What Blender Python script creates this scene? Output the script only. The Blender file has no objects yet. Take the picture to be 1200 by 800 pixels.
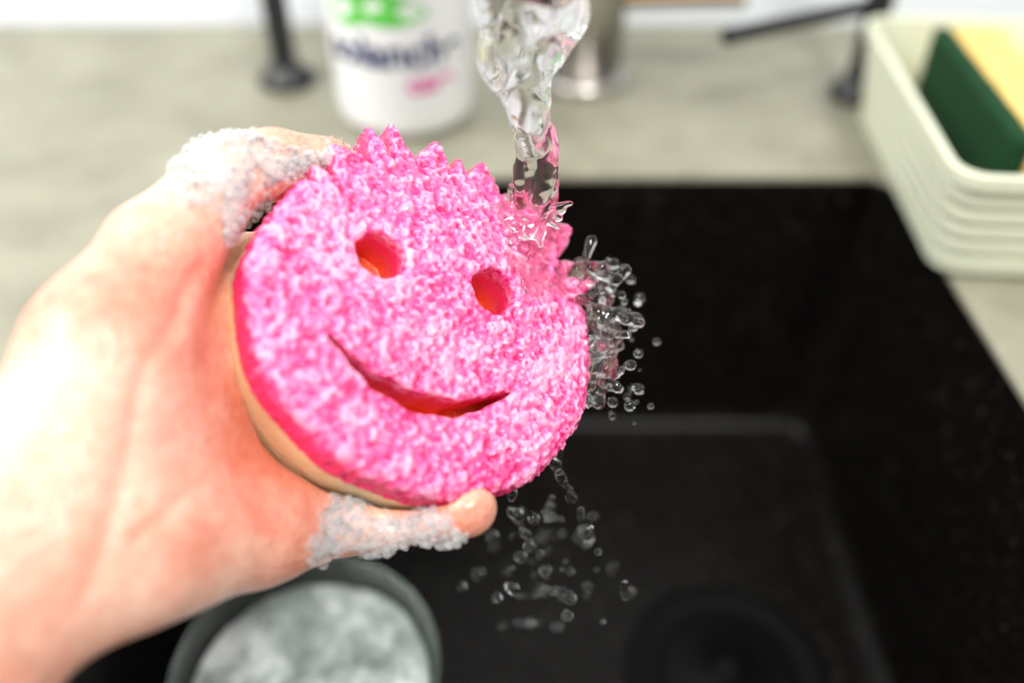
import bpy, bmesh, math, random
import numpy as np
from mathutils import Matrix, Vector
random.seed(4); rng=np.random.default_rng(4)
scene=bpy.context.scene
CT=0.90                      # countertop height (m)
PITCH=math.radians(41)
cs,sn=math.cos(PITCH),math.sin(PITCH)
CAM=Vector((0,0,CT+0.25))
# work frame for the held things (cm): tilted like the forearm, origin above the sink
HM=Matrix(((1,0,0,0),(0,sn,-cs,0.193),(0,cs,sn,0.982),(0,0,0,1)))

# ------------------------------------------------------------ helpers
def link(o): scene.collection.objects.link(o); return o
def mesh_obj(name,verts,faces,mat=None,smooth=True,M=None,parent=None):
    me=bpy.data.meshes.new(name)
    me.from_pydata([tuple(v) for v in verts],[],[tuple(f) for f in faces]); me.update()
    if smooth: me.polygons.foreach_set('use_smooth',[True]*len(me.polygons))
    o=bpy.data.objects.new(name,me)
    if mat: me.materials.append(mat)
    link(o)
    if M is not None: o.matrix_world=M
    if parent: o.parent=parent
    return o
def empty(name,loc=(0,0,0)):
    e=bpy.data.objects.new(name,None); e.empty_display_size=.05; link(e); return e
def bm_obj(name,bm,mat,smooth=True,parent=None):
    me=bpy.data.meshes.new(name); bmesh.ops.recalc_face_normals(bm,faces=bm.faces); bm.to_mesh(me); bm.free()
    if smooth: me.polygons.foreach_set('use_smooth',[True]*len(me.polygons))
    if mat: me.materials.append(mat)
    o=bpy.data.objects.new(name,me); link(o)
    if parent: o.parent=parent
    return o
def lathe(name,prof,center,mat,seg=64,parent=None,closed=False):
    V=[];F=[]
    for r,z in prof:
        for i in range(seg):
            a=2*math.pi*i/seg; V.append((center[0]+r*math.cos(a),center[1]+r*math.sin(a),z))
    n=len(prof)
    for j in range(n-1):
        for i in range(seg):
            k=(i+1)%seg; F.append((j*seg+i,j*seg+k,(j+1)*seg+k,(j+1)*seg+i))
    if not closed:
        F.append(tuple(reversed(range(seg)))); F.append(tuple(range((n-1)*seg,n*seg)))
    o=mesh_obj(name,V,F,mat,True,parent=parent)
    return o
def tube(name,pts,r,mat,parent=None,res=12):
    cu=bpy.data.curves.new(name,'CURVE'); cu.dimensions='3D'; cu.bevel_depth=r; cu.bevel_resolution=6; cu.use_fill_caps=True
    sp=cu.splines.new('NURBS'); sp.points.add(len(pts)-1)
    for p,q in zip(sp.points,pts): p.co=(*q,1)
    sp.use_endpoint_u=True; sp.order_u=min(4,len(pts)); cu.resolution_u=res
    o=bpy.data.objects.new(name+'_c',cu); link(o)
    dg=bpy.context.evaluated_depsgraph_get()
    me=bpy.data.meshes.new_from_object(o.evaluated_get(dg)); bpy.data.objects.remove(o)
    me.name=name; me.materials.clear(); me.materials.append(mat)
    me.polygons.foreach_set('use_smooth',[True]*len(me.polygons))
    o=bpy.data.objects.new(name,me); link(o)
    if parent: o.parent=parent
    return o
def rrect(x0,x1,y0,y1,r,n=8):
    P=[]
    for cx,cy,a0 in((x1-r,y1-r,0),(x0+r,y1-r,90),(x0+r,y0+r,180),(x1-r,y0+r,270)):
        for i in range(n+1):
            a=math.radians(a0+90*i/n); P.append((cx+r*math.cos(a),cy+r*math.sin(a)))
    return P

# noise (numpy)
TAB=rng.random((64,64,64)).astype(np.float32)
def vnoise(P,f,off=0.0):
    Q=P*f+off; I=np.floor(Q).astype(np.int32); Fr=(Q-I).astype(np.float32); Fr=Fr*Fr*(3-2*Fr); I&=63; J=(I+1)&63
    x,y,z=Fr[...,0],Fr[...,1],Fr[...,2]
    a=TAB[I[...,0],I[...,1],I[...,2]]*(1-x)+TAB[J[...,0],I[...,1],I[...,2]]*x
    b=TAB[I[...,0],J[...,1],I[...,2]]*(1-x)+TAB[J[...,0],J[...,1],I[...,2]]*x
    c=TAB[I[...,0],I[...,1],J[...,2]]*(1-x)+TAB[J[...,0],I[...,1],J[...,2]]*x
    d=TAB[I[...,0],J[...,1],J[...,2]]*(1-x)+TAB[J[...,0],J[...,1],J[...,2]]*x
    return ((a*(1-y)+b*y)*(1-z)+(c*(1-y)+d*y)*z)*2-1
def grid(lo,hi,h):
    ax=[np.arange(a,b+h,h,dtype=np.float32) for a,b in zip(lo,hi)]
    return np.stack(np.meshgrid(*ax,indexing='ij'),-1)
def nets(F,lo,h):
    S=F<0; sh=tuple(n-1 for n in F.shape)
    acc=np.zeros(sh+(3,),np.float32); cnt=np.zeros(sh,np.float32)
    def sl(o): return tuple(slice(o[i],o[i]+sh[i]) for i in range(3))
    for a in range(3):
        b,c=[i for i in range(3) if i!=a]
        for ob in(0,1):
            for oc in(0,1):
                o=[0,0,0];o[b]=ob;o[c]=oc;o2=list(o);o2[a]=1
                f0=F[sl(o)];f1=F[sl(o2)];cr=S[sl(o)]!=S[sl(o2)]
                t=np.where(cr,f0/np.where(cr,f0-f1,1),0)
                acc[...,a]+=np.where(cr,t,0);acc[...,b]+=cr*ob;acc[...,c]+=cr*oc;cnt+=cr
    act=cnt>0; idx=-np.ones(sh,np.int64); idx[act]=np.arange(act.sum())
    base=np.argwhere(act).astype(np.float32)
    V=(base+acc[act]/cnt[act][:,None])*h+np.array(lo,np.float32)
    faces=[]
    for a in range(3):
        b,c=(a+1)%3,(a+2)%3
        s0=[slice(None)]*3;s1=[slice(None)]*3;s0[a]=slice(0,-1);s1[a]=slice(1,None)
        A=S[tuple(s0)];B=S[tuple(s1)]
        e=np.argwhere(A!=B)
        e=e[(e[:,b]>0)&(e[:,c]>0)&(e[:,b]<sh[b])&(e[:,c]<sh[c])]
        flip=A[e[:,0],e[:,1],e[:,2]]
        def g(db,dc):
            q=e.copy();q[:,b]-=db;q[:,c]-=dc
            return idx[q[:,0],q[:,1],q[:,2]]
        q=np.stack([g(1,1),g(0,1),g(0,0),g(1,0)],1)
        q[~flip]=q[~flip][:,::-1]
        faces.append(q)
    Fc=np.concatenate(faces); Fc=Fc[(Fc>=0).all(1)]
    return V,Fc
def np_mesh(name,V,F,mat,M=None,scale=.01,parent=None,attr=None):
    me=bpy.data.meshes.new(name)
    me.vertices.add(len(V)); me.vertices.foreach_set('co',(V*scale).astype(np.float32).ravel())
    me.loops.add(F.size); me.loops.foreach_set('vertex_index',F.astype(np.int32).ravel())
    me.polygons.add(len(F)); me.polygons.foreach_set('loop_start',np.arange(0,F.size,F.shape[1],dtype=np.int32))
    me.update(calc_edges=True)
    for k_,v_ in (attr or {}).items():
        at=me.attributes.new(k_,'FLOAT','POINT'); at.data.foreach_set('value',v_.astype(np.float32))
    me.validate()
    me.polygons.foreach_set('use_smooth',np.ones(len(me.polygons),bool))
    me.materials.append(mat)
    o=bpy.data.objects.new(name,me); link(o)
    if M is not None: o.matrix_world=M
    if parent: o.parent=parent
    return o
def cone(P,a,b,ra,rb):
    a=np.array(a,np.float32);b=np.array(b,np.float32);ab=b-a
    t=np.clip(((P-a)@ab)/max(float(ab@ab),1e-6),0,1)
    return np.linalg.norm(P-(a+t[...,None]*ab),axis=-1)-(ra+(rb-ra)*t)
def smin(a,b,k):
    h=np.clip(.5+.5*(b-a)/k,0,1); return b*(1-h)+a*h-k*h*(1-h)
def smax(a,b,k): return -smin(-a,-b,k)

# ------------------------------------------------------------ materials
def mat(name):
    m=bpy.data.materials.new(name); m.use_nodes=True; nt=m.node_tree
    return m,nt,nt.nodes['Principled BSDF'],nt.nodes['Material Output']
def simple(name,col,rough=.5,metal=0,spec=.5,**kw):
    m,nt,b,o=mat(name)
    b.inputs['Base Color'].default_value=(*col,1);b.inputs['Roughness'].default_value=rough;b.inputs['Metallic'].default_value=metal
    b.inputs['Specular IOR Level'].default_value=spec
    for k,v in kw.items(): b.inputs[k.replace('_',' ')].default_value=v
    return m
def N(nt,t,**kw):
    n=nt.nodes.new(t)
    for k,v in kw.items():
        if k in n.inputs.keys(): n.inputs[k].default_value=v
        else: setattr(n,k,v)
    return n
def ramp(nt,pts):
    r=nt.nodes.new('ShaderNodeValToRGB'); e=r.color_ramp.elements
    e[0].position=pts[0][0];e[0].color=(*pts[0][1],1);e[1].position=pts[-1][0];e[1].color=(*pts[-1][1],1)
    for p,c in pts[1:-1]:
        q=e.new(p);q.color=(*c,1)
    return r
def mixc(nt,f,a,b,blend='MIX'):
    m=nt.nodes.new('ShaderNodeMix');m.data_type='RGBA';m.blend_type=blend
    for s,v in((m.inputs[0],f),(m.inputs[6],a),(m.inputs[7],b)):
        if isinstance(v,(int,float)): s.default_value=v
        elif isinstance(v,tuple): s.default_value=(*v,1)
        else: nt.links.new(v,s)
    return m.outputs[2]
def speckled(name,cols,scale,rough,bump=.1,bs=200,spec=.5):
    m,nt,b,o=mat(name)
    tc=N(nt,'ShaderNodeTexCoord');n1=N(nt,'ShaderNodeTexNoise',Scale=scale,Detail=6.0,Roughness=.7)
    nt.links.new(tc.outputs['Object'],n1.inputs['Vector'])
    r=ramp(nt,cols);nt.links.new(n1.outputs['Fac'],r.inputs[0]);nt.links.new(r.outputs[0],b.inputs['Base Color'])
    n2=N(nt,'ShaderNodeTexNoise',Scale=bs,Detail=3.0);nt.links.new(tc.outputs['Object'],n2.inputs['Vector'])
    bp=N(nt,'ShaderNodeBump',Strength=bump,Distance=.001);nt.links.new(n2.outputs['Fac'],bp.inputs['Height']);nt.links.new(bp.outputs[0],b.inputs['Normal'])
    b.inputs['Roughness'].default_value=rough;b.inputs['Specular IOR Level'].default_value=spec
    return m
M_counter=speckled('stone_countertop',[(.3,(.195,.188,.138)),(.5,(.255,.245,.182)),(.7,(.31,.30,.228))],22,.45)
M_sink=speckled('black_granite_composite',[(.35,(.0025,.002,.002)),(.60,(.006,.005,.004)),(.72,(.07,.065,.05))],240,.30,.2,500,.10)
M_wall=simple('white_plaster',(.80,.85,.90),.6)
M_floor=speckled('grey_floor',[(.3,(.25,.24,.22)),(.7,(.4,.38,.35))],6,.5)
M_cab=simple('cabinet_paint',(.55,.55,.52),.45)
M_black=simple('black_powder_coat',(.008,.009,.010),.35)
M_chrome=simple('brushed_steel',(.50,.48,.45),.25,1)
M_white=simple('white_plastic',(.92,.93,.94),.3)
M_cad=simple('cream_plastic',(.62,.65,.50),.35,Subsurface_Weight=.15,Subsurface_Scale=.01)
M_navy=simple('navy_print',(.005,.02,.12),.4);M_pinkp=simple('pink_print',(.75,.05,.35),.4);M_green=simple('green_print',(.12,.55,.08),.4)

def water_mat(name,tr=.35,col=(1,1,1),milk=0):
    m,nt,b,o=mat(name)
    g=N(nt,'ShaderNodeBsdfGlass',Roughness=0.0,IOR=1.33);t=N(nt,'ShaderNodeBsdfTransparent');mx=N(nt,'ShaderNodeMixShader',Fac=tr)
    g.inputs[0].default_value=(*col,1)
    nt.links.new(g.outputs[0],mx.inputs[1]);nt.links.new(t.outputs[0],mx.inputs[2])
    if milk:
        b.inputs['Base Color'].default_value=(.50,.56,.52,1);m2=N(nt,'ShaderNodeMixShader',Fac=milk)
        nt.links.new(mx.outputs[0],m2.inputs[1]);nt.links.new(b.outputs[0],m2.inputs[2]);nt.links.new(m2.outputs[0],o.inputs[0])
    else:
        nt.nodes.remove(b);nt.links.new(mx.outputs[0],o.inputs[0])
    return m
M_water=water_mat('clear_water',.10)
M_glass=water_mat('soapy_clear_glass',.5,(.95,1,.97),.06)

# pink foam sponge
def pink_mat():
    m,nt,b,o=mat('pink_scrub_foam'); L=nt.links.new
    tc=N(nt,'ShaderNodeTexCoord')
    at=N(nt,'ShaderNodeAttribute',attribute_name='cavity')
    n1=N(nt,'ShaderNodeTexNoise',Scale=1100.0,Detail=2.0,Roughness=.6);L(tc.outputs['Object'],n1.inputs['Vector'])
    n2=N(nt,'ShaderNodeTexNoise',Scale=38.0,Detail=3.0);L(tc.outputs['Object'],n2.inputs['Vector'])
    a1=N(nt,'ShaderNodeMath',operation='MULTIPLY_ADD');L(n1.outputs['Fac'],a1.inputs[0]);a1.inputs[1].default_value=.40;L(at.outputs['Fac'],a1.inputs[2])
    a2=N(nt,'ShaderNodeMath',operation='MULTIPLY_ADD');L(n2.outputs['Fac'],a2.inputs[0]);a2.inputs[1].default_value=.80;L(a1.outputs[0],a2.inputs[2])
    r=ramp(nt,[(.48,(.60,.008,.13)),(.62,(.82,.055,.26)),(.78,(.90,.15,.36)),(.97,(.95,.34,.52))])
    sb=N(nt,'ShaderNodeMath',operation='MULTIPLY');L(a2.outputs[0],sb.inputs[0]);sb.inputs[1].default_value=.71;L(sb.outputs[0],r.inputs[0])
    sp=N(nt,'ShaderNodeSeparateXYZ');L(tc.outputs['Object'],sp.inputs[0])
    f1=N(nt,'ShaderNodeMapRange');f1.inputs['From Min'].default_value=-.0065;f1.inputs['From Max'].default_value=-.003;L(sp.outputs['Z'],f1.inputs['Value'])
    c1=mixc(nt,f1.outputs[0],(.90,.03,.17),r.outputs[0])
    f2=N(nt,'ShaderNodeMapRange');f2.inputs['From Min'].default_value=-.0175;f2.inputs['From Max'].default_value=-.0163;L(sp.outputs['Z'],f2.inputs['Value'])
    c2=mixc(nt,f2.outputs[0],(.95,.80,.48),c1)
    # orange painted deep in the cut-outs: light bounced off their red walls
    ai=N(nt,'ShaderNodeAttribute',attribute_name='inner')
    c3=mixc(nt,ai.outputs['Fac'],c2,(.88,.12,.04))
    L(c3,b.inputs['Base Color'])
    bp=N(nt,'ShaderNodeBump',Strength=.7,Distance=.0005);L(n1.outputs['Fac'],bp.inputs['Height']);L(bp.outputs[0],b.inputs['Normal'])
    b.inputs['Roughness'].default_value=.26;b.inputs['Specular IOR Level'].default_value=.65
    b.inputs['Subsurface Weight'].default_value=.3;b.inputs['Subsurface Scale'].default_value=.003;b.inputs['Subsurface Radius'].default_value=(1,.4,.5)
    return m
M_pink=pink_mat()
def skin_mat():
    m,nt,b,o=mat('skin'); L=nt.links.new
    tc=N(nt,'ShaderNodeTexCoord')
    n1=N(nt,'ShaderNodeTexNoise',Scale=19.0,Detail=4.0,Roughness=.6);L(tc.outputs['Object'],n1.inputs['Vector'])
    r=ramp(nt,[(.36,(.74,.25,.17)),(.5,(.81,.42,.31)),(.66,(.87,.57,.45))]);L(n1.outputs['Fac'],r.inputs[0])
    n3=N(nt,'ShaderNodeTexNoise',Scale=260.0,Detail=3.0,Roughness=.6);L(tc.outputs['Object'],n3.inputs['Vector'])
    r3=ramp(nt,[(.35,(.90,.80,.77)),(.6,(1,1,1))]);L(n3.outputs['Fac'],r3.inputs[0])
    L(mixc(nt,.9,r.outputs[0],r3.outputs[0],'MULTIPLY'),b.inputs['Base Color'])
    v=N(nt,'ShaderNodeTexVoronoi',Scale=520.0);L(tc.outputs['Object'],v.inputs['Vector'])
    bp=N(nt,'ShaderNodeBump',Strength=.5,Distance=.0007);L(v.outputs['Distance'],bp.inputs['Height']);L(bp.outputs[0],b.inputs['Normal'])
    b.inputs['Roughness'].default_value=.32
    b.inputs['Subsurface Weight'].default_value=.35;b.inputs['Subsurface Scale'].default_value=.005;b.inputs['Subsurface Radius'].default_value=(1,.35,.25)
    return m
M_skin=skin_mat()
M_nail=simple('fingernail',(.88,.58,.52),.2)
def foam_mat():
    m,nt,b,o=mat('soap_bubbles'); L=nt.links.new
    b.inputs['Base Color'].default_value=(.96,.95,.95,1);b.inputs['Roughness'].default_value=.08
    t=N(nt,'ShaderNodeBsdfTransparent');lw=N(nt,'ShaderNodeLayerWeight',Blend=.3)
    mr=N(nt,'ShaderNodeMapRange');mr.inputs['To Min'].default_value=.05;mr.inputs['To Max'].default_value=.62;L(lw.outputs['Facing'],mr.inputs['Value'])
    mx=N(nt,'ShaderNodeMixShader');L(mr.outputs[0],mx.inputs[0]);L(t.outputs[0],mx.inputs[1]);L(b.outputs[0],mx.inputs[2]);L(mx.outputs[0],o.inputs[0])
    return m
M_foam=foam_mat()
def lather_mat():
    m,nt,b,o=mat('soap_lather'); L=nt.links.new
    tc=N(nt,'ShaderNodeTexCoord')
    b.inputs['Base Color'].default_value=(.96,.94,.94,1);b.inputs['Roughness'].default_value=.3
    v=N(nt,'ShaderNodeTexVoronoi',Scale=900.0);L(tc.outputs['Object'],v.inputs['Vector'])
    bp=N(nt,'ShaderNodeBump',Strength=.5,Distance=.0006);bp.invert=True;L(v.outputs['Distance'],bp.inputs['Height']);L(bp.outputs[0],b.inputs['Normal'])
    n=N(nt,'ShaderNodeTexNoise',Scale=100.0,Detail=5.0,Roughness=.7);L(tc.outputs['Object'],n.inputs['Vector'])
    r=ramp(nt,[(.38,(.03,.03,.03)),(.66,(.42,.42,.42))]);L(n.outputs['Fac'],r.inputs[0])
    t=N(nt,'ShaderNodeBsdfTransparent');mx=N(nt,'ShaderNodeMixShader')
    L(r.outputs[0],mx.inputs[0]);L(t.outputs[0],mx.inputs[1]);L(b.outputs[0],mx.inputs[2]);L(mx.outputs[0],o.inputs[0])
    return m
M_lather=lather_mat()

# ------------------------------------------------------------ room, counter, sink
SX0,SX1,SY0,SY1=-.155,.204,.02,.424
SD=CT-.182
def box(name,x0,x1,y0,y1,z0,z1,mt,parent=None,bev=0):
    bm=bmesh.new();bmesh.ops.create_cube(bm,size=1)
    for v in bm.verts: v.co=((x0+x1)/2+v.co.x*(x1-x0),(y0+y1)/2+v.co.y*(y1-y0),(z0+z1)/2+v.co.z*(z1-z0))
    if bev: bmesh.ops.bevel(bm,geom=bm.edges[:],offset=bev,segments=3,affect='EDGES')
    return bm_obj(name,bm,mt,False,parent)
box('floor',-2,2,-2,.64,-.05,0,M_floor)
box('wall_back',-2,2,.635,.70,0,2.5,M_wall)
def ring_solid(name,inner,outer,z1,z0,mt):
    n=len(inner);V=[];F=[]
    for z in(z1,z0):
        V+=[(x,y,z) for x,y in inner]+[(x,y,z) for x,y in outer]
    for i in range(n):
        k=(i+1)%n
        F.append((i,n+i,n+k,k));F.append((2*n+i,2*n+k,3*n+k,3*n+i))
        F.append((i,k,2*n+k,2*n+i));F.append((n+i,3*n+i,3*n+k,n+k))
    return mesh_obj(name,V,F,mt,False)
inner=rrect(SX0,SX1,SY0,SY1,.012)
outer=rrect(-1.4,1.4,-.10,.634,.004)
ct=ring_solid('countertop',inner,outer,CT,CT-.03,M_counter)
b=ct.modifiers.new('b','BEVEL');b.width=.0015;b.segments=3;b.angle_limit=math.radians(60)
bc=empty('base_cabinet')
box('front_panel',-1.38,1.38,-.08,-.062,.0,CT-.031,M_cab,bc)
box('side_panel_1',-1.38,-1.36,-.06,.63,.0,CT-.031,M_cab,bc)
box('side_panel_2',1.36,1.38,-.06,.63,.0,CT-.031,M_cab,bc)
box('support_shelf',-1.36,1.36,-.06,.63,SD-.025,SD-.004,M_cab,bc)
# sink bowl
e=empty('kitchen_sink')
loops=[]
for ins,r,z in((.0005,.0115,CT-.003),(.001,.012,CT-.02),(.004,.018,CT-.08),(.008,.022,SD+.022),(.0085,.022,SD+.014),(.010,.022,SD+.007),(.013,.022,SD+.003),(.018,.022,SD+.0008),(.024,.022,SD),(.027,.022,SD)):
    loops.append([(x,y,z) for x,y in rrect(SX0+ins,SX1-ins,SY0+ins,SY1-ins,r)])
V=[p for l in loops for p in l];n=len(loops[0]);F=[]
for j in range(len(loops)-1):
    for i in range(n):
        k=(i+1)%n;F.append((j*n+i,(j+1)*n+i,(j+1)*n+k,j*n+k))
F.append(tuple(range((len(loops)-1)*n,len(loops)*n)))
F=[tuple(reversed(f)) for f in F[:-1]]+[F[-1]]
so=mesh_obj('basin',V,F,M_sink,True,parent=e)
so.data.set_sharp_from_angle(angle=math.radians(40))
M_drain=simple('dark_drain',(.004,.004,.004),.5,0,.06)
lathe('drain_ring',[(.052,SD+.0005),(.052,SD+.002),(.046,SD+.0025),(.043,SD+.001),(.040,SD+.0008)],(.11,.235),M_drain,parent=e)
lathe('drain_plug',[(.034,SD+.001),(.034,SD+.004),(.030,SD+.005),(.008,SD+.006),(.007,SD+.012),(.001,SD+.013)],(.11,.235),M_drain,parent=e)

# ------------------------------------------------------------ faucet
fe=empty('faucet')
fx,fy=.045,.545
TIP=(.005,.242,1.0665)
lathe('base_flange',[(.030,CT+.0002),(.030,CT+.004),(.027,CT+.007),(.0245,CT+.008)],(fx,fy),M_chrome,parent=fe)
lathe('column',[(.0245,CT+.007),(.0245,CT+.11),(.024,CT+.115),(.016,CT+.118)],(fx,fy),M_chrome,parent=fe)
tube('spout',[(fx,fy,CT+.10),(fx,fy,CT+.30),(fx,fy-.02,CT+.42),(fx-.02,.40,CT+.44),(TIP[0],TIP[1],CT+.42),(TIP[0],TIP[1],CT+.28),(TIP[0],TIP[1],TIP[2]+.02)],.012,M_chrome,fe,20)
lathe('aerator',[(.006,TIP[2]+.006),(.011,TIP[2]),(.0145,TIP[2]),(.0155,TIP[2]+.003),(.0155,TIP[2]+.028),(.0135,TIP[2]+.034),(.012,TIP[2]+.035)],TIP,M_chrome,parent=fe)
tube('lever',[(fx+.02,fy,CT+.05),(fx+.05,fy,CT+.052),(fx+.095,fy-.005,CT+.054)],.006,simple('bronze_lever',(.25,.17,.10),.35,.8),fe)

# ------------------------------------------------------------ black stand
re=empty('metal_rack_stand')
for i,(x,y,fr) in enumerate(((-.143,.540,.018),(.213,.520,.016))):
    lathe('foot_%d'%(i+1),[(fr,CT+.0002),(fr,CT+.004),(fr*.9,CT+.007),(.0085,CT+.011),(.0078,CT+.02),(.0078,CT+.36)],(x,y),M_black,parent=re)
tube('cross_rail',[(-.143,.540,CT+.36),(.03,.53,CT+.36),(.213,.520,CT+.36)],.0072,M_black,re)
tube('arm',[(.213,.520,CT+.057),(.16,.495,CT+.057),(.115,.472,CT+.057)],.0045,M_black,re)

# ------------------------------------------------------------ bottle
be=empty('detergent_bottle')
bx,by,br=-.063,.500,.0405
lathe('body',[(.030,CT+.0003),(.035,CT+.001),(.0385,CT+.004),(br,CT+.010),(br,CT+.15),(.039,CT+.165),(.033,CT+.182),(.020,CT+.194),(.014,CT+.198)],(bx,by),M_white,96,be)
lathe('cap',[(.0155,CT+.197),(.0155,CT+.222),(.014,CT+.225),(.006,CT+.226)],(bx,by),M_pinkp,48,be)
def wrap_text(name,s,size,z0,ang0,mt,tilt=0):
    cu=bpy.data.curves.new(name,'FONT');cu.body=s;cu.size=size;cu.align_x='CENTER';cu.offset=size*.028
    o=bpy.data.objects.new('t',cu);link(o);dg=bpy.context.evaluated_depsgraph_get()
    me=bpy.data.meshes.new_from_object(o.evaluated_get(dg));bpy.data.objects.remove(o)
    bm=bmesh.new();bm.from_mesh(me);bmesh.ops.triangulate(bm,faces=bm.faces)
    bmesh.ops.subdivide_edges(bm,edges=bm.edges[:],cuts=2)
    for v in bm.verts:
        x,y=v.co.x,v.co.y+tilt*v.co.x
        a=ang0+x/br; R=br+.0004
        v.co=(bx+R*math.sin(a),by-R*math.cos(a),z0+y)
    return bm_obj(name,bm,mt,False,be)
wrap_text('brand_lettering','solanche',.0235,CT+.045,-.02,M_navy,.0)
wrap_text('scent_lettering','care',.0165,CT+.030,.50,M_pinkp)
for i,(a0,w,tl) in enumerate(((-.45,.018,.4),(.0,.020,-.3))):
    V=[];K=24
    for k in range(K):
        t=2*math.pi*k/K;x=w*math.cos(t);y=.009*math.sin(t)*(1-.4*math.cos(t))+tl*x*.4
        a=a0+x/br;V.append((bx+(br+.0005)*math.sin(a),by-(br+.0005)*math.cos(a),CT+.076+y))
    c=len(V);V.append((bx+(br+.0006)*math.sin(a0),by-(br+.0006)*math.cos(a0),CT+.076))
    mesh_obj('leaf_print_%d'%(i+1),V,[(k,(k+1)%K,c) for k in range(K)],M_green,False,parent=be)

# ------------------------------------------------------------ caddy with scouring sponge
ce=empty('sponge_caddy')
cx0,cx1,cy0,cy1=.194,.34,.333,.494
secs=[(.004,CT+.0003,.010),(.0,CT+.003,.012)]
for k in range(5):
    z=CT+.006+k*.0085; f=-.0012*k
    secs+=[(f,z,.012),(f-.0006,z+.002,.012),(f-.0006,z+.0055,.012),(f,z+.007,.012)]
secs+=[(-.006,CT+.050,.013),(-.0085,CT+.051,.014),(-.0085,CT+.057,.014),(-.007,CT+.058,.013),(-.0045,CT+.0575,.012),(-.003,CT+.05,.011),(.002,CT+.006,.010),(.006,CT+.004,.008)]
V=[];F=[]
for ins,z,r in secs:
    V+=[(x,y,z) for x,y in rrect(cx0+ins,cx1-ins,cy0+ins,cy1-ins,r,6)]
n=28
for j in range(len(secs)-1):
    for i in range(n):
        k=(i+1)%n;F.append((j*n+i,j*n+k,(j+1)*n+k,(j+1)*n+i))
F.append(tuple(reversed(range(n))));F.append(tuple(range((len(secs)-1)*n,len(secs)*n)))
cad=mesh_obj('tray',V,F,M_cad,True,parent=ce)
cad.data.set_sharp_from_angle(angle=math.radians(35))
piv=Vector((cx0,cy0,CT));ce.matrix_world=Matrix.Translation(piv)@Matrix.Rotation(math.radians(-4),4,'Z')@Matrix.Translation(-piv)
ge=empty('scouring_sponge')
M_gs=speckled('green_scourer',[(.3,(.002,.012,.004)),(.6,(.010,.06,.02)),(.75,(.04,.15,.05))],500,.8,1,500,.2)
M_ys=speckled('yellow_foam',[(.3,(.66,.41,.10)),(.6,(.80,.58,.20))],300,.75,.8,400)
def soft_block(name,x0,x1,y0,y1,z0,z1,mt,amp):
    h=.0013;lo=(x0-.003,y0-.003,z0-.003);P=grid(lo,(x1+.003,y1+.003,z1+.003),h)
    c=np.array([(x0+x1)/2,(y0+y1)/2,(z0+z1)/2],np.float32);hs=np.array([(x1-x0)/2,(y1-y0)/2,(z1-z0)/2],np.float32)-.0025
    q=np.abs(P-c)-hs;d=np.linalg.norm(np.maximum(q,0),axis=-1)+np.minimum(q.max(-1),0)-.0025+amp*vnoise(P,700)
    V,F=nets(d,lo,h);return np_mesh(name,V,F,mt,scale=1,parent=ge)
gx=.214
soft_block('scouring_layer',gx,gx+.009,.347,.470,CT+.008,CT+.065,M_gs,.0006)
soft_block('foam_layer',gx+.009,gx+.036,.347,.470,CT+.008,CT+.065,M_ys,.0003)
ge.matrix_world=ce.matrix_world.copy()

# ------------------------------------------------------------ glass bowl with suds
gl=empty('glass_bowl')
gc=(-.082,.183);g0=SD+.0004
lathe('vessel',[(.030,g0),(.036,g0+.003),(.043,g0+.02),(.050,g0+.06),(.053,g0+.10),(.0535,g0+.1015),(.0525,g0+.1025),(.0510,g0+.101),(.0480,g0+.06),(.0405,g0+.02),(.034,g0+.006),(.01,g0+.005)],gc,M_glass,72,gl)
M_suds=speckled('milky_suds',[(.36,(.09,.11,.10)),(.48,(.24,.28,.26)),(.62,(.68,.71,.70))],20,.25,.3,300)
lo=(-5.2,-5.2,-3.0);P=grid(lo,(5.2,5.2,1.6),.12)
r=np.hypot(P[...,0],P[...,1]);d=np.maximum(P[...,2]-(-.1+.7*np.exp(-((P[...,0]-1.6)**2+(P[...,1]+.8)**2)/9))-.15*vnoise(P,.8)-.03*vnoise(P,4),r-(4.86+np.clip(P[...,2],-3,.6)*.07));d=np.maximum(d,-2.6-P[...,2])
V_,F_=nets(d,lo,.12);np_mesh('suds',V_,F_,M_suds,Matrix.Translation((gc[0],gc[1],g0+.088)),parent=gl)

# ------------------------------------------------------------ smiling sponge
C=np.array([-1.93,.85,0.]);nn=np.array([.50,.28,.80]);nn/=np.linalg.norm(nn)
v0=np.array([.302,.953,0]);v0-=nn*(v0@nn);v0/=np.linalg.norm(v0);u0=np.cross(v0,nn)
R0=5.48;TH=4.3
SA=rng.uniform(.55,1.3,40)
def sponge2d(Q):
    x,y,z=Q[...,0],Q[...,1],Q[...,2]
    rho=np.hypot(x,y);th=np.arctan2(x,y) # 0 = top
    hair=np.clip((math.radians(66)-np.abs(th-.08))/math.radians(5),0,1)
    tw=th+.04*np.sin(th*13)
    ph=(tw/math.radians(10.6)+20.5);tri=1-2*np.abs(ph-np.floor(ph)-.5)
    am=SA[np.clip(np.floor(ph).astype(int),0,39)]
    r=R0-.22*np.cos(th)**2+.07*np.sin(3*th+.6)+.04*np.sin(11*th)+hair*(tri*1.15*am-.36)*np.clip(1+z*.12,.45,1)
    return rho-r
def sponge_sdf(Q,detail=True):
    z=Q[...,2];d2=sponge2d(Q) if detail else np.hypot(Q[...,0],Q[...,1])-R0+.12
    rho=np.hypot(Q[...,0],Q[...,1])
    dome=.36*(1-(rho/R0)**2)-.2+.10*np.sin(Q[...,0]*.9+1)*np.sin(Q[...,1]*.8)
    dz=np.maximum(z-dome,-z-TH);e=.42
    a=np.maximum(d2*.9+e,0);b=np.maximum(dz+e,0)
    return np.hypot(a,b)+np.minimum(np.maximum(d2*.9+e,dz+e),0)-e
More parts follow.
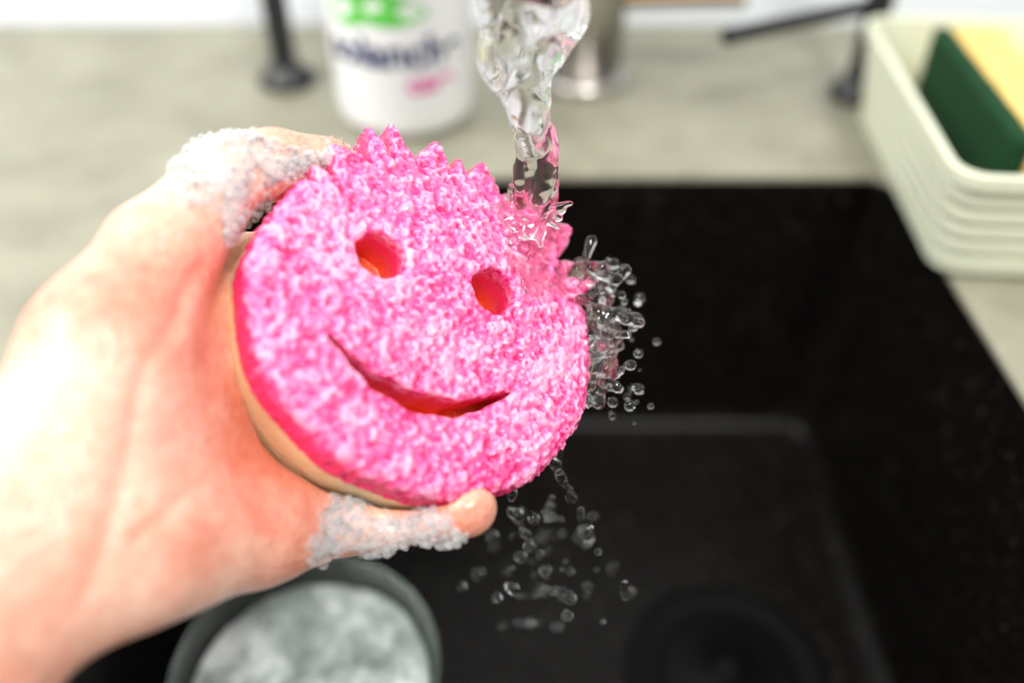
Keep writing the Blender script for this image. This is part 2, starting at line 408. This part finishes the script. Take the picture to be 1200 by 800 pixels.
h=.045;lo=(-6.2,-5.9,-4.6);P=grid(lo,(6.2,6.5,.5),h)
d=sponge_sdf(P)
def holes(P):
    x,y,z=P[...,0],P[...,1],P[...,2]
    hole=np.full_like(x,9)
    for ex in(-2.12,1.45):
        hole=np.minimum(hole,np.hypot((x-ex)*.88,(y-1.1)*.96)-.66)
    ax=np.clip(x+.28,-2.85,2.85)/2.85
    ymid=-2.80+1.10*ax**2
    hole=np.minimum(hole,(np.hypot(x+.28-ax*2.85,y-ymid)-(.25*(1-ax**2)+.04))*.85)
    return hole+.05*np.sin(x*5+1)*np.sin(y*6)
hole=holes(P);z=P[...,2]
d=smax(d,-np.maximum(hole,-(z+1.85)),.14)
def pores(P):
    a=vnoise(P,5.4);b=vnoise(P,10.0,7);c=vnoise(P,2.1,3)
    return a*.70+b*.60+c*.25
nz=pores(P)
face=np.clip((z+1.7)/.15,0,1)*np.clip((hole-.02)/.12,.15,1)
d=d+nz*(.082*face+.01)
V,F=nets(d,lo,h)
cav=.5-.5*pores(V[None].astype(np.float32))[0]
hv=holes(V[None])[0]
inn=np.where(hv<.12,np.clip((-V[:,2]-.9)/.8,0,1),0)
SM=HM@Matrix(((u0[0],v0[0],nn[0],C[0]*.01),(u0[1],v0[1],nn[1],C[1]*.01),(u0[2],v0[2],nn[2],C[2]*.01),(0,0,0,1)))
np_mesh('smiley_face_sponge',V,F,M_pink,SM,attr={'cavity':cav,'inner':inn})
B=np.stack([u0,v0,nn],1).astype(np.float32)
def to_sponge(P): return (P-C.astype(np.float32))@B

# ------------------------------------------------------------ hand
def chain(P,pts,k=.25):
    d=None
    for a,b in zip(pts[:-1],pts[1:]):
        c=cone(P,a[:3],b[:3],a[3],b[3]); d=c if d is None else smin(d,c,k)
    return d
def hand_sdf(P):
    arm=chain(P,[(-19,-12.8,10.5,3.7),(-13.8,-7.8,7,3.1),(-11.1,-4.6,4.8,2.6)],.6)
    palm=chain(P,[(-10.6,-4.2,4.0,2.3),(-10.3,-2.3,3.8,2.1),(-10.05,-.2,3.1,1.95),(-9.3,2.2,1.9,1.5)],.8)
    for pts in([(-10,-3.6,3.4,2.0),(-8.35,1.84,-1.6,1.45)],[(-9.6,-4.2,3.2,2.0),(-8.3,-.6,-2.0,1.5)],[(-9.2,-4.8,3.2,1.9),(-7.8,-3.4,-1.5,1.4)],[(-8.9,-4.9,3.9,1.9),(-6.85,-5.05,1.0,1.5),(-5.7,-5.15,.1,1.12)]):
        palm=smin(palm,chain(P,pts,.7),.9)
    hand=smin(arm,palm,1.4)
    thumb=chain(P,[(-9.25,2.4,1.9,1.42),(-8.0,4.65,.3,1.08),(-6.9,5.15,-.3,.98),(-5.5,5.3,-1.0,.80)],.3)
    idx=chain(P,[(-8.35,1.84,-1.8,1.35),(-6.1,3.2,-4.6,1.02),(-3,3.8,-6.5,.9),(-1,3.8,-7.6,.78)])
    mid=chain(P,[(-8.3,-.6,-2.0,1.4),(-5.8,-.3,-3.9,1.02),(-2.7,0,-5.7,.92),(-.5,0,-7.0,.8)])
    ring=chain(P,[(-7.8,-3.4,-1.5,1.3),(-5.7,-4.9,-1.9,.98),(-3.4,-4.4,-3.5,.9),(-1.2,-3.9,-5.0,.78)])
    pink=chain(P,[(-5.7,-5.15,.1,1.08),(-3.75,-5.15,-.3,.90),(-2.3,-5.0,-.1,.76),(-1.3,-4.62,.5,.88)],.2)
    for f in(thumb,idx,mid,ring,pink): hand=smin(hand,f,.4)
    return smax(hand,-(sponge_sdf(to_sponge(P),False)-.02),.12)+.03*vnoise(P,.9)
h=.12;lo=(-22,-17,-9);P=grid(lo,(.6,7.4,14.2),h)
V,F=nets(hand_sdf(P),lo,h)
def normals(V,F):
    nv=np.zeros_like(V);fn=np.cross(V[F[:,1]]-V[F[:,0]],V[F[:,2]]-V[F[:,0]])
    for k in range(F.shape[1]): np.add.at(nv,F[:,k],fn)
    return nv/(np.linalg.norm(nv,axis=1)[:,None]+1e-9)
HV=V.astype(np.float64);nv=normals(HV,F)
# skin creases pressed into the surface: seeds are snapped to the skin first
def crease(pts,depth,sig):
    global HV
    sp_=[]
    for p in pts: sp_.append(HV[np.argmin(((HV-np.array(p))**2).sum(1))])
    d=np.full(len(HV),9.)
    for a,b in zip(sp_[:-1],sp_[1:]):
        K=6;pr=None
        for k in range(K+1):
            q=a+(b-a)*k/K; q=HV[np.argmin(((HV-q)**2).sum(1))]
            if pr is not None: d=np.minimum(d,cone(HV.astype(np.float32),pr,q,0,0))
            pr=q
    HV-=nv*(depth*np.exp(-(d/sig)**2))[:,None]
crease([(-9.6,4.0,3.0),(-8.6,3.4,2.6),(-7.8,3.0,1.6)],.10,.17)          # thumb base
crease([(-8.9,5.2,1.6),(-8.2,4.6,1.8),(-7.6,4.0,1.2)],.06,.14)          # thumb joint
crease([(-8.2,2.0,2.4),(-8.5,-.6,4.8),(-8.5,-3.0,5.8),(-9.2,-5.4,6.4)],.11,.24) # thenar fold
crease([(-7.4,-3.2,3.2),(-8.0,-3.8,4.8),(-8.6,-4.4,5.6)],.08,.16)
crease([(-10.2,-7.1,6.2),(-11.2,-5.0,7.4),(-12.9,-2.8,7.0)],.10,.18)    # wrist
crease([(-5.0,-6.3,0),(-5.0,-5.6,1.1),(-5.0,-4.7,1.0)],.09,.14)
crease([(-2.7,-6.0,-.3),(-2.7,-5.3,.6),(-2.7,-4.7,.5)],.07,.12)
he=empty('hand')
ho=np_mesh('palm_fingers_and_forearm',HV,F,M_skin,HM,parent=he)
sm=ho.modifiers.new('s','SMOOTH');sm.iterations=2;sm.factor=.5
def nail(i,p,dirv,nrm,w,l):
    d_=np.array(dirv,float);d_/=np.linalg.norm(d_);n_=np.array(nrm,float);n_-=d_*(n_@d_);n_/=np.linalg.norm(n_);s_=np.cross(d_,n_)
    V=[];F=[];K=10
    for a in range(K+1):
        for b in range(K+1):
            U=(a/K-.5)*2;W=(b/K-.5)*2
            sx=U*math.sqrt(max(1-.35*W*W,0));z_=-.35*w*U*U-.08*l*W*W
            V.append(np.array(p)+s_*sx*w+d_*W*l*(1-.12*U*U)+n_*z_)
    for a in range(K):
        for b in range(K): F.append((a*(K+1)+b,(a+1)*(K+1)+b,(a+1)*(K+1)+b+1,a*(K+1)+b+1))
    o=np_mesh('nail_%d'%i,np.array(V),np.array(F),M_nail,HM,parent=he)
    so=o.modifiers.new('s','SOLIDIFY');so.thickness=.0006
nail(1,(-5.7,6.02,-1.35),(1,.05,-.4),(-.1,1,-.4),.46,.5)
nail(2,(-1.2,3.9,-8.32),(1,0,-.55),(-.4,.1,-1),.42,.5)
nail(3,(-.8,0,-7.7),(1,0,-.55),(-.45,0,-1),.42,.5)
nail(4,(-1.5,-4.1,-5.7),(1,.2,-.6),(-.4,-.2,-1),.40,.48)
nail(5,(-1.35,-5.05,-.30),(1,.3,.3),(.1,-.5,-.9),.34,.4)

# ------------------------------------------------------------ soap foam on hand
fo=empty('soap_foam')
def lather(name,lo,hi,blobs,thick):
    h=.06;P=grid(lo,hi,h)
    reg=None
    for cen,rad in blobs:
        q=(P-np.array(cen,np.float32))/np.array(rad,np.float32);g=np.linalg.norm(q,axis=-1)-1
        reg=g if reg is None else np.minimum(reg,g)
    reg=reg-.40*vnoise(P,1.1,5)-.22*vnoise(P,3,2)
    hs=hand_sdf(P)
    t_=thick*np.clip(-reg*2.2,-.5,1)+.03*vnoise(P,2.3)+.015*vnoise(P,6)
    d=np.maximum(hs-t_,-(hs-.0))
    d=np.maximum(d,reg*.5);d=np.maximum(d,-(sponge_sdf(to_sponge(P),False)+.05))
    V,F=nets(d,lo,h)
    np_mesh(name,V,F,M_lather,HM,parent=fo)
    return V.astype(np.float64),F
LV1,LF1=lather('thumb_lather',(-10.2,1.6,-2.2),(-4.4,6.9,3.6),[((-8.0,4.6,1.0),(1.45,1.6,1.7)),((-6.8,5.0,.4),(1.5,.6,1.0)),((-7.5,3.4,1.4),(.55,1.2,.8))],.15)
LV2,LF2=lather('finger_lather',(-6.8,-6.9,-2.0),(-.4,-3.8,1.9),[((-4.2,-5.3,.4),(1.85,.95,1.4)),((-2.2,-5.2,.4),(1.3,.65,1.1))],.15)
bmi=bmesh.new();bmesh.ops.create_icosphere(bmi,subdivisions=2,radius=1);SV=np.array([v.co[:] for v in bmi.verts]);SF=np.array([[v.index for v in f.verts] for f in bmi.faces]);bmi.free()
bl=[]
for LV,LF,cnt in((LV1,LF1,2600),(LV2,LF2,2700)):
    ln=normals(LV,LF)
    for i in rng.choice(len(LV),cnt):
        r=.013+.10*rng.random()**4
        bl.append((LV[i]+ln[i]*r*.3+rng.normal(0,.015,3),r))
for i in range(700):
    t=rng.random();p=np.array([-7.8+2.9*t,4.0+1.5*t,1.3-1.4*t])+rng.normal(0,.18,3);bl.append((p,.014+.08*rng.random()**3))
VV=np.concatenate([p+SV*r for p,r in bl]);FF=np.concatenate([SF+i*len(SV) for i in range(len(bl))])
np_mesh('bubbles',VV,FF,M_foam,HM,parent=fo)

# ------------------------------------------------------------ running water
h=.05;lo=(-2.0,1.0,-5.2);P=grid(lo,(3.2,10.2,3.2),h)
down=np.array([0,-cs,-sn],np.float32);hit=np.array([.62,4.2,-2.5],np.float32)
rel=P-hit;t=-(rel@down)
ey=np.array([0,sn,-cs],np.float32)
a=rel[...,0];b=rel@ey
cxw=.16*np.sin(t*1.1)-.03*t
rad=np.interp(t,[-1.5,0,1,1.8,3,4,5,6.8],[.60,.62,.56,.50,.68,.92,1.15,1.3]).astype(np.float32)
th=np.arctan2(b,a-cxw);rr=np.hypot(a-cxw,b)
w=rr-rad*(1+.20*np.sin(2*th+t*1.3)+.10*np.sin(3*th-t*2.1+1)+.05*np.sin(7*th+t*1.5))+.08*vnoise(P,1.7)+.03*vnoise(P,3.7)
w=np.maximum(w*.7,t-6.85)
Q=to_sponge(P);ss=sponge_sdf(Q,True)
film=np.maximum(ss-.07-.12*vnoise(P,2.2),np.linalg.norm((P-np.array([1.0,3.2,-2.5],np.float32))/np.array([1.5,1.7,1.5],np.float32),axis=-1)-1.1-.35*vnoise(P,1.5))
w=smin(w,film,.3)
for i in range(30):
    an=rng.uniform(0,6.28);p0=hit+np.array([math.cos(an)*.6,math.sin(an)*.5-.1,.3]);p1=p0+np.array([math.cos(an)*.5,math.sin(an)*.5,.25])*rng.uniform(.4,1.3)
    w=smin(w,cone(P,p0,p1,.14,.09),.14)
w=np.maximum(w,-(ss+.03))
V,F=nets(w,lo,h);np_mesh('water_stream',V,F,M_water,HM)
# splash off the sponge edge: ragged sheet with beads breaking away
h=.045;lo=(.8,-3.8,-6.8);P=grid(lo,(6.6,4.8,-.4),h)
Q=to_sponge(P);rho=np.hypot(Q[...,0],Q[...,1]);ang=np.arctan2(Q[...,1],Q[...,0])
sh_=Q[...,2]+.75+.30*vnoise(P,1.4)+.15*vnoise(P,3.1)-.15*(rho-R0)
reach=.55+.6*vnoise(P*np.array([.25,1,.25],np.float32),2.2,3)+.25*vnoise(P,3.5,9)
win=np.clip(1-((ang-math.radians(15))/math.radians(25))**2,-1,1)
w=np.maximum(np.abs(sh_)-.11-.06*vnoise(P,2.5),rho-R0-reach-.5*win)
w=np.maximum(w,(np.abs(ang-math.radians(13))-math.radians(25))*4)
for i in range(70):
    an=rng.uniform(math.radians(-24),math.radians(18));ua=an+math.radians(17)
    base=C+u0*5.4*math.cos(ua)+v0*5.4*math.sin(ua)-nn*rng.uniform(.1,1.8)
    ln=rng.uniform(.3,1.5)*(1 if an>-.2 else .65)
    q=base+np.array([math.cos(an*1.5)*ln,math.sin(an*1.5)*ln*.5+rng.normal(0,.35),rng.uniform(-.4,.5)])
    m_=(base*.6+q*.4)+rng.normal(0,.25,3);rb=rng.uniform(.09,.23)
    w=smin(w,chain(P,[(*base,.18),(*m_,.12),(*q,rb)],.2),.2)
for i in range(130):
    an=rng.uniform(math.radians(-27),math.radians(18));ua=an+math.radians(17);ro=R0+.2+abs(rng.normal(.75,.65))
    q=C+u0*ro*math.cos(ua)+v0*ro*math.sin(ua)-nn*rng.uniform(-.1,1.8)
    w=smin(w,np.linalg.norm(P-q.astype(np.float32),axis=-1)-rng.uniform(.04,.19),.08)
w+=.05*vnoise(P,3)
w=smin(w,chain(P,[(1.2,-2.8,-2.3,.28),(1.4,-3.3,-2.6,.2),(1.5,-3.7,-2.9,.1)],.1),.15)
w=np.maximum(w,-(sponge_sdf(to_sponge(P),True)+.05))
w=np.maximum(w,P[...,0]-6.5)
V,F=nets(w,lo,h);np_mesh('water_splash',V,F,M_water,HM)
# falling drops
dl=[((3.6,-7.86,-3),.16,2.4),((1.86,-8.2,-3.2),.22,1.3),((1.77,-8.8,-3.3),.2,1.2),((1.37,-3.9,-2.8),.2,2.0),((1.55,-4.3,-2.9),.17,2.6),((1.85,-4.85,-3),.15,2.6),((2.2,-5.5,-3),.15,2.2),((2.46,-6.1,-3),.16,2.2),
 ((.14,-5.6,-3.4),.22,1.5),((0,-4.9,-3.2),.18,1.6),((.27,-7.1,-4),.22,1.2),((1.1,-7.6,-4),.2,1.3),((.7,-5.6,-3),.2,1.3),((2.75,-6.7,-3),.12,1.6),((3.1,-2.2,-2.5),.07,1),((3.9,-2.6,-3),.06,1),
 ((2.0,-5.0,-3.2),.1,2.5),((1.7,-4.5,-2.9),.1,2.5),((.4,-6.2,-3.5),.18,1.6),((-.05,-5.5,-3.4),.14,1.6),((.55,-6.6,-3.4),.2,1.3),((0.0,-8.2,-4.2),.22,1.1),((-.5,-8.6,-4.6),.2,1.1),((.9,-6.9,-3.6),.15,1.4),((1.9,-7.4,-3.4),.14,1.6)]
for i in range(60):
    zz=rng.uniform(-8,-4.5);s_=(1-zz/25.6)/41
    dl.append(((rng.normal(40,42)*s_,-rng.uniform(180,335)*s_,zz),rng.uniform(.08,.24),rng.uniform(1,1.6)))
VV=[];FF=[];off=0
bmi=bmesh.new();bmesh.ops.create_icosphere(bmi,subdivisions=3,radius=1);S3=np.array([v.co[:] for v in bmi.verts]);F3=np.array([[v.index for v in f.verts] for f in bmi.faces]);bmi.free()
dn=np.array([0,-cs,-sn])
for p,r,st in dl:
    q=S3*r*(1+.12*np.sin(S3[:,[1]]*3+p[0]*5));al=q@dn;q=q+np.outer(al*(st-1),dn);q[:,0]+=al*st*.25*rng.normal(0.3,.5)
    VV.append(q+np.array(p));FF.append(F3+off);off+=len(S3)
np_mesh('water_droplets',np.concatenate(VV),np.concatenate(FF),M_water,HM)

# ------------------------------------------------------------ light, camera
w=bpy.data.worlds.new('w');scene.world=w;w.use_nodes=True
bg=w.node_tree.nodes['Background'];bg.inputs[0].default_value=(1,.985,.965,1);bg.inputs[1].default_value=.77
def area(name,loc,tgt,size,en,col=(1,1,1)):
    l=bpy.data.lights.new(name,'AREA');l.size=size;l.energy=en;l.color=col
    o=bpy.data.objects.new(name,l);link(o);o.location=loc;o.rotation_euler=(Vector(tgt)-Vector(loc)).to_track_quat('-Z','Y').to_euler()
area('window_light',(-1.2,-.1,2.3),(0,.3,.95),1.0,40,(1,.98,.95))
area('sparkle_light',(.3,-.45,2.3),(0,.3,.95),.30,20,(1,.98,.94))  # unseen added lamp, small and bright to give sparkles on the water
cd=bpy.data.cameras.new('camera');cam=bpy.data.objects.new('camera',cd);link(cam)
cam.location=CAM;cam.rotation_euler=(math.pi/2-PITCH,0,0)
cd.sensor_width=36;cd.lens=31.5;cd.clip_start=.01
cd.dof.use_dof=True;cd.dof.focus_distance=.270;cd.dof.aperture_fstop=2.5
scene.camera=cam
scene.view_settings.view_transform='Standard'
